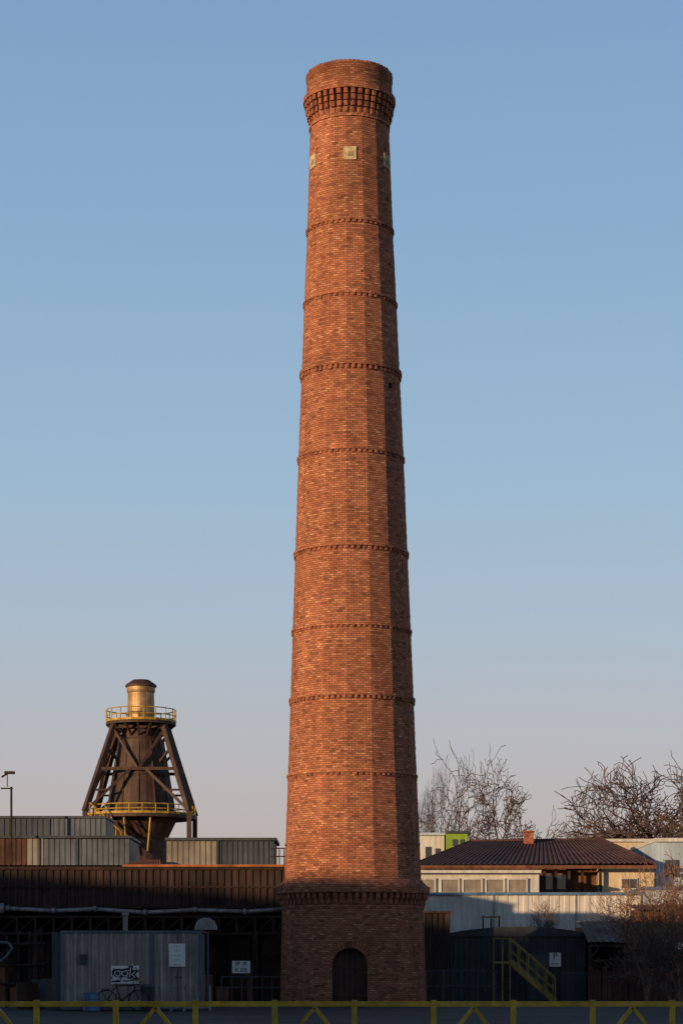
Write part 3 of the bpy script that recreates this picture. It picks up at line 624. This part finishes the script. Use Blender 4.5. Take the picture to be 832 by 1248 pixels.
# ------------------------------------------------------------ trees
def tree(name,base,height,width,seed,mt,levels=4,trunk_r=.28,up=.2,first=.3,prob=.75,minr=.012,multi=1,wig=1.0):
    R=random.Random(seed); m=M()
    def rv(): return Vector((R.gauss(0,1),R.gauss(0,1),R.gauss(0,1)))
    def grow(p,d,L,r,lv):
        n=5 if lv<3 else 4; q=p.copy(); dd=d.copy(); r1=max(minr,r*.6); pr=r
        sides=7 if lv==0 else (5 if lv<2 else 3)
        for i in range(n):
            nd=(dd+rv()*(.07+.05*lv)*wig+Vector((0,0,up*.22))).normalized(); q2=q+nd*(L/n); ra=r+(r1-r)*(i+1)/n
            m.tube(q,q2,pr,ra,n=sides,cap=False); pr=ra; q=q2; dd=nd
            if lv<levels and i>=(2 if lv==0 else 1) and R.random()<prob+(.25 if lv==0 else 0):
                ax=rv().cross(dd).normalized(); ang=R.uniform(.55,1.15)
                cd=(dd*math.cos(ang)+ax*math.sin(ang)); cd.z+=up*.4; cd.normalize()
                grow(q.copy(),cd,L*R.uniform(.5,.85),max(minr,ra*.62),lv+1)
        if lv<levels:
            for s_ in (1,-1):
                ax=rv().cross(dd).normalized(); ang=R.uniform(.25,.6); grow(q.copy(),(dd*math.cos(ang)+ax*math.sin(ang)*s_).normalized(),L*R.uniform(.65,.9),r1*.85,lv+1)
    for t in range(multi):
        d0=Vector((R.uniform(-.1,.1),R.uniform(-.1,.1),1)) if multi==1 else Vector((R.uniform(-.6,.6),R.uniform(-.5,.5),1)).normalized()
        grow(Vector(base),d0.normalized(),height*first,trunk_r,0)
    mz=sorted(v[2] for v in m.v)[-max(1,int(len(m.v)*.0015))]-base[2]; f=height/mz
    xs_=sorted(v[0] for v in m.v); lo=xs_[int(len(xs_)*.02)]; hi=xs_[-int(len(xs_)*.02)-1]; g=width/(hi-lo); c0=(lo+hi)/2
    m.v=[(base[0]+(v[0]-c0)*g,base[1]+(v[1]-base[1])*g,base[2]+(v[2]-base[2])*f) for v in m.v]
    print(name,len(m.f)); return m.make(name,mt)
Y=150
tree("bare_tree",(X(600,Y),Y,0),Z(926,Y),8.4,11,BARK,5,.50,.06,.31,.85,.026,wig=1.2)
tree("bare_tree",(X(524,Y+6),Y+6,0),Z(930,Y+6),3.0,21,BARK,5,.2,.45,.34,.7,.016)
tree("bare_tree",(X(788,142),142,0),Z(938,142),9.4,33,BARK,5,.46,.06,.30,.85,.024,wig=1.2)
tree("bare_tree",(X(738,165),165,0),Z(972,165),6.0,42,BARK,5,.22,.2,.34,.75,.018)
tree("bare_tree",(X(858,128),128,0),Z(924,128),9.0,55,BARK,5,.42,.08,.31,.85,.023,wig=1.2)
tree("bare_shrub",(X(668,98),98,0),Z(1098,98),1.8,8,BARK,4,.05,.3,.4,.6,.011,multi=2)
tree("bare_shrub",(X(792,80),80,0),Z(1066,80),3.4,19,BARK2,4,.055,.15,.40,.55,.013,multi=4,wig=1.3)
tree("bare_shrub",(X(832,77),77,0),Z(1036,77),3.4,29,BARK2,4,.06,.15,.40,.5,.014,multi=4,wig=1.3)
tree("bare_shrub",(X(812,68),68,0),Z(1120,68),3.0,39,BARK,4,.04,.2,.42,.5,.010,multi=4)

# ------------------------------------------------------------ unseen block added off frame to cast the yard's evening shade
AZ=math.radians(46); EL=math.radians(7)
fh=empty("shade_caster_block",(0,0,0)); fo=Vector((0.4,D,0))+Vector((-math.sin(AZ),-math.cos(AZ),0))*75
fh.location=fo; fh.rotation_euler=(0,0,-AZ)
hgt=4.4+68*math.tan(EL)
M().box(-150,64,-7,7,0,hgt-.5).make("walls",BRD,fh)
M().box(-150.3,64.3,-7.3,7.0,hgt-.497,hgt).make("parapet",CONC,fh)
m=M()
for i in range(42):
    for zz in (2,7): m.box(-147+i*5,-147+i*5+2.6,6.93,7.06,zz,zz+3).box(-147+i*5,-147+i*5+2.6,-7.06,-6.93,zz,zz+3)
m.make("windows",GLASS,fh)

# ------------------------------------------------------------ light, sky, camera
sv=Vector((-math.sin(AZ)*math.cos(EL),-math.cos(AZ)*math.cos(EL),math.sin(EL)))
l=bpy.data.lights.new("sun",'SUN'); l.energy=5.0; l.angle=math.radians(.6); l.color=(1,.66,.36)
so=bpy.data.objects.new("sun",l); col.objects.link(so); so.rotation_euler=sv.to_track_quat('Z','Y').to_euler(); so.location=(-40,-40,40)
w=bpy.data.worlds.new("World"); bpy.context.scene.world=w; w.use_nodes=True; nt=w.node_tree; N=nt.nodes; L=nt.links
sk=N.new('ShaderNodeTexSky'); sk.sky_type='NISHITA'; sk.sun_disc=False; sk.sun_elevation=EL; sk.sun_rotation=math.radians(180)+AZ
sk.air_density=1.0; sk.dust_density=1.0; sk.ozone_density=2.0; sk.altitude=0
STR=.15
tc=N.new('ShaderNodeTexCoord'); sep=N.new('ShaderNodeSeparateXYZ'); L.new(tc.outputs['Generated'],sep.inputs[0])
rp=N.new('ShaderNodeValToRGB'); cr=rp.color_ramp
def lin(c): return tuple(((v/255)/12.92 if v/255<=.04045 else ((v/255+.055)/1.055)**2.4) for v in c)
st_=[(0,(186,168,166)),(.06,(190,178,178)),(.10,(187,184,189)),(.15,(176,189,203)),(.22,(160,188,211)),(.32,(143,177,209)),(.42,(130,164,202)),(.50,(72,104,148)),(1,(30,50,86))]
cr.interpolation='LINEAR'
cr.elements[0].position=0; cr.elements[0].color=(*lin(st_[0][1]),1); cr.elements[1].position=1; cr.elements[1].color=(*lin(st_[-1][1]),1)
for p,c in st_[1:-1]: e=cr.elements.new(p); e.color=(*lin(c),1)
L.new(sep.outputs['Z'],rp.inputs[0])
sc_=N.new('ShaderNodeVectorMath'); sc_.operation='SCALE'; sc_.inputs['Scale'].default_value=1/STR; L.new(rp.outputs[0],sc_.inputs[0])
mx=N.new('ShaderNodeMix'); mx.data_type='RGBA'; mx.inputs['Factor'].default_value=.88; L.new(sk.outputs[0],mx.inputs['A']); L.new(sc_.outputs[0],mx.inputs['B'])
L.new(mx.outputs['Result'],N['Background'].inputs['Color']); N['Background'].inputs['Strength'].default_value=STR
cam=bpy.data.cameras.new("camera"); co=bpy.data.objects.new("camera",cam); col.objects.link(co); co.location=(0,0,CH); co.rotation_euler=(math.pi/2,0,0)
cam.sensor_fit='VERTICAL'; cam.sensor_height=36; cam.sensor_width=24; cam.lens=75; cam.shift_y=(HY-624)/1248; cam.clip_end=6000; cam.clip_start=.1
sc=bpy.context.scene; sc.camera=co; sc.view_settings.view_transform='Standard'; sc.view_settings.look='None'; sc.view_settings.exposure=0
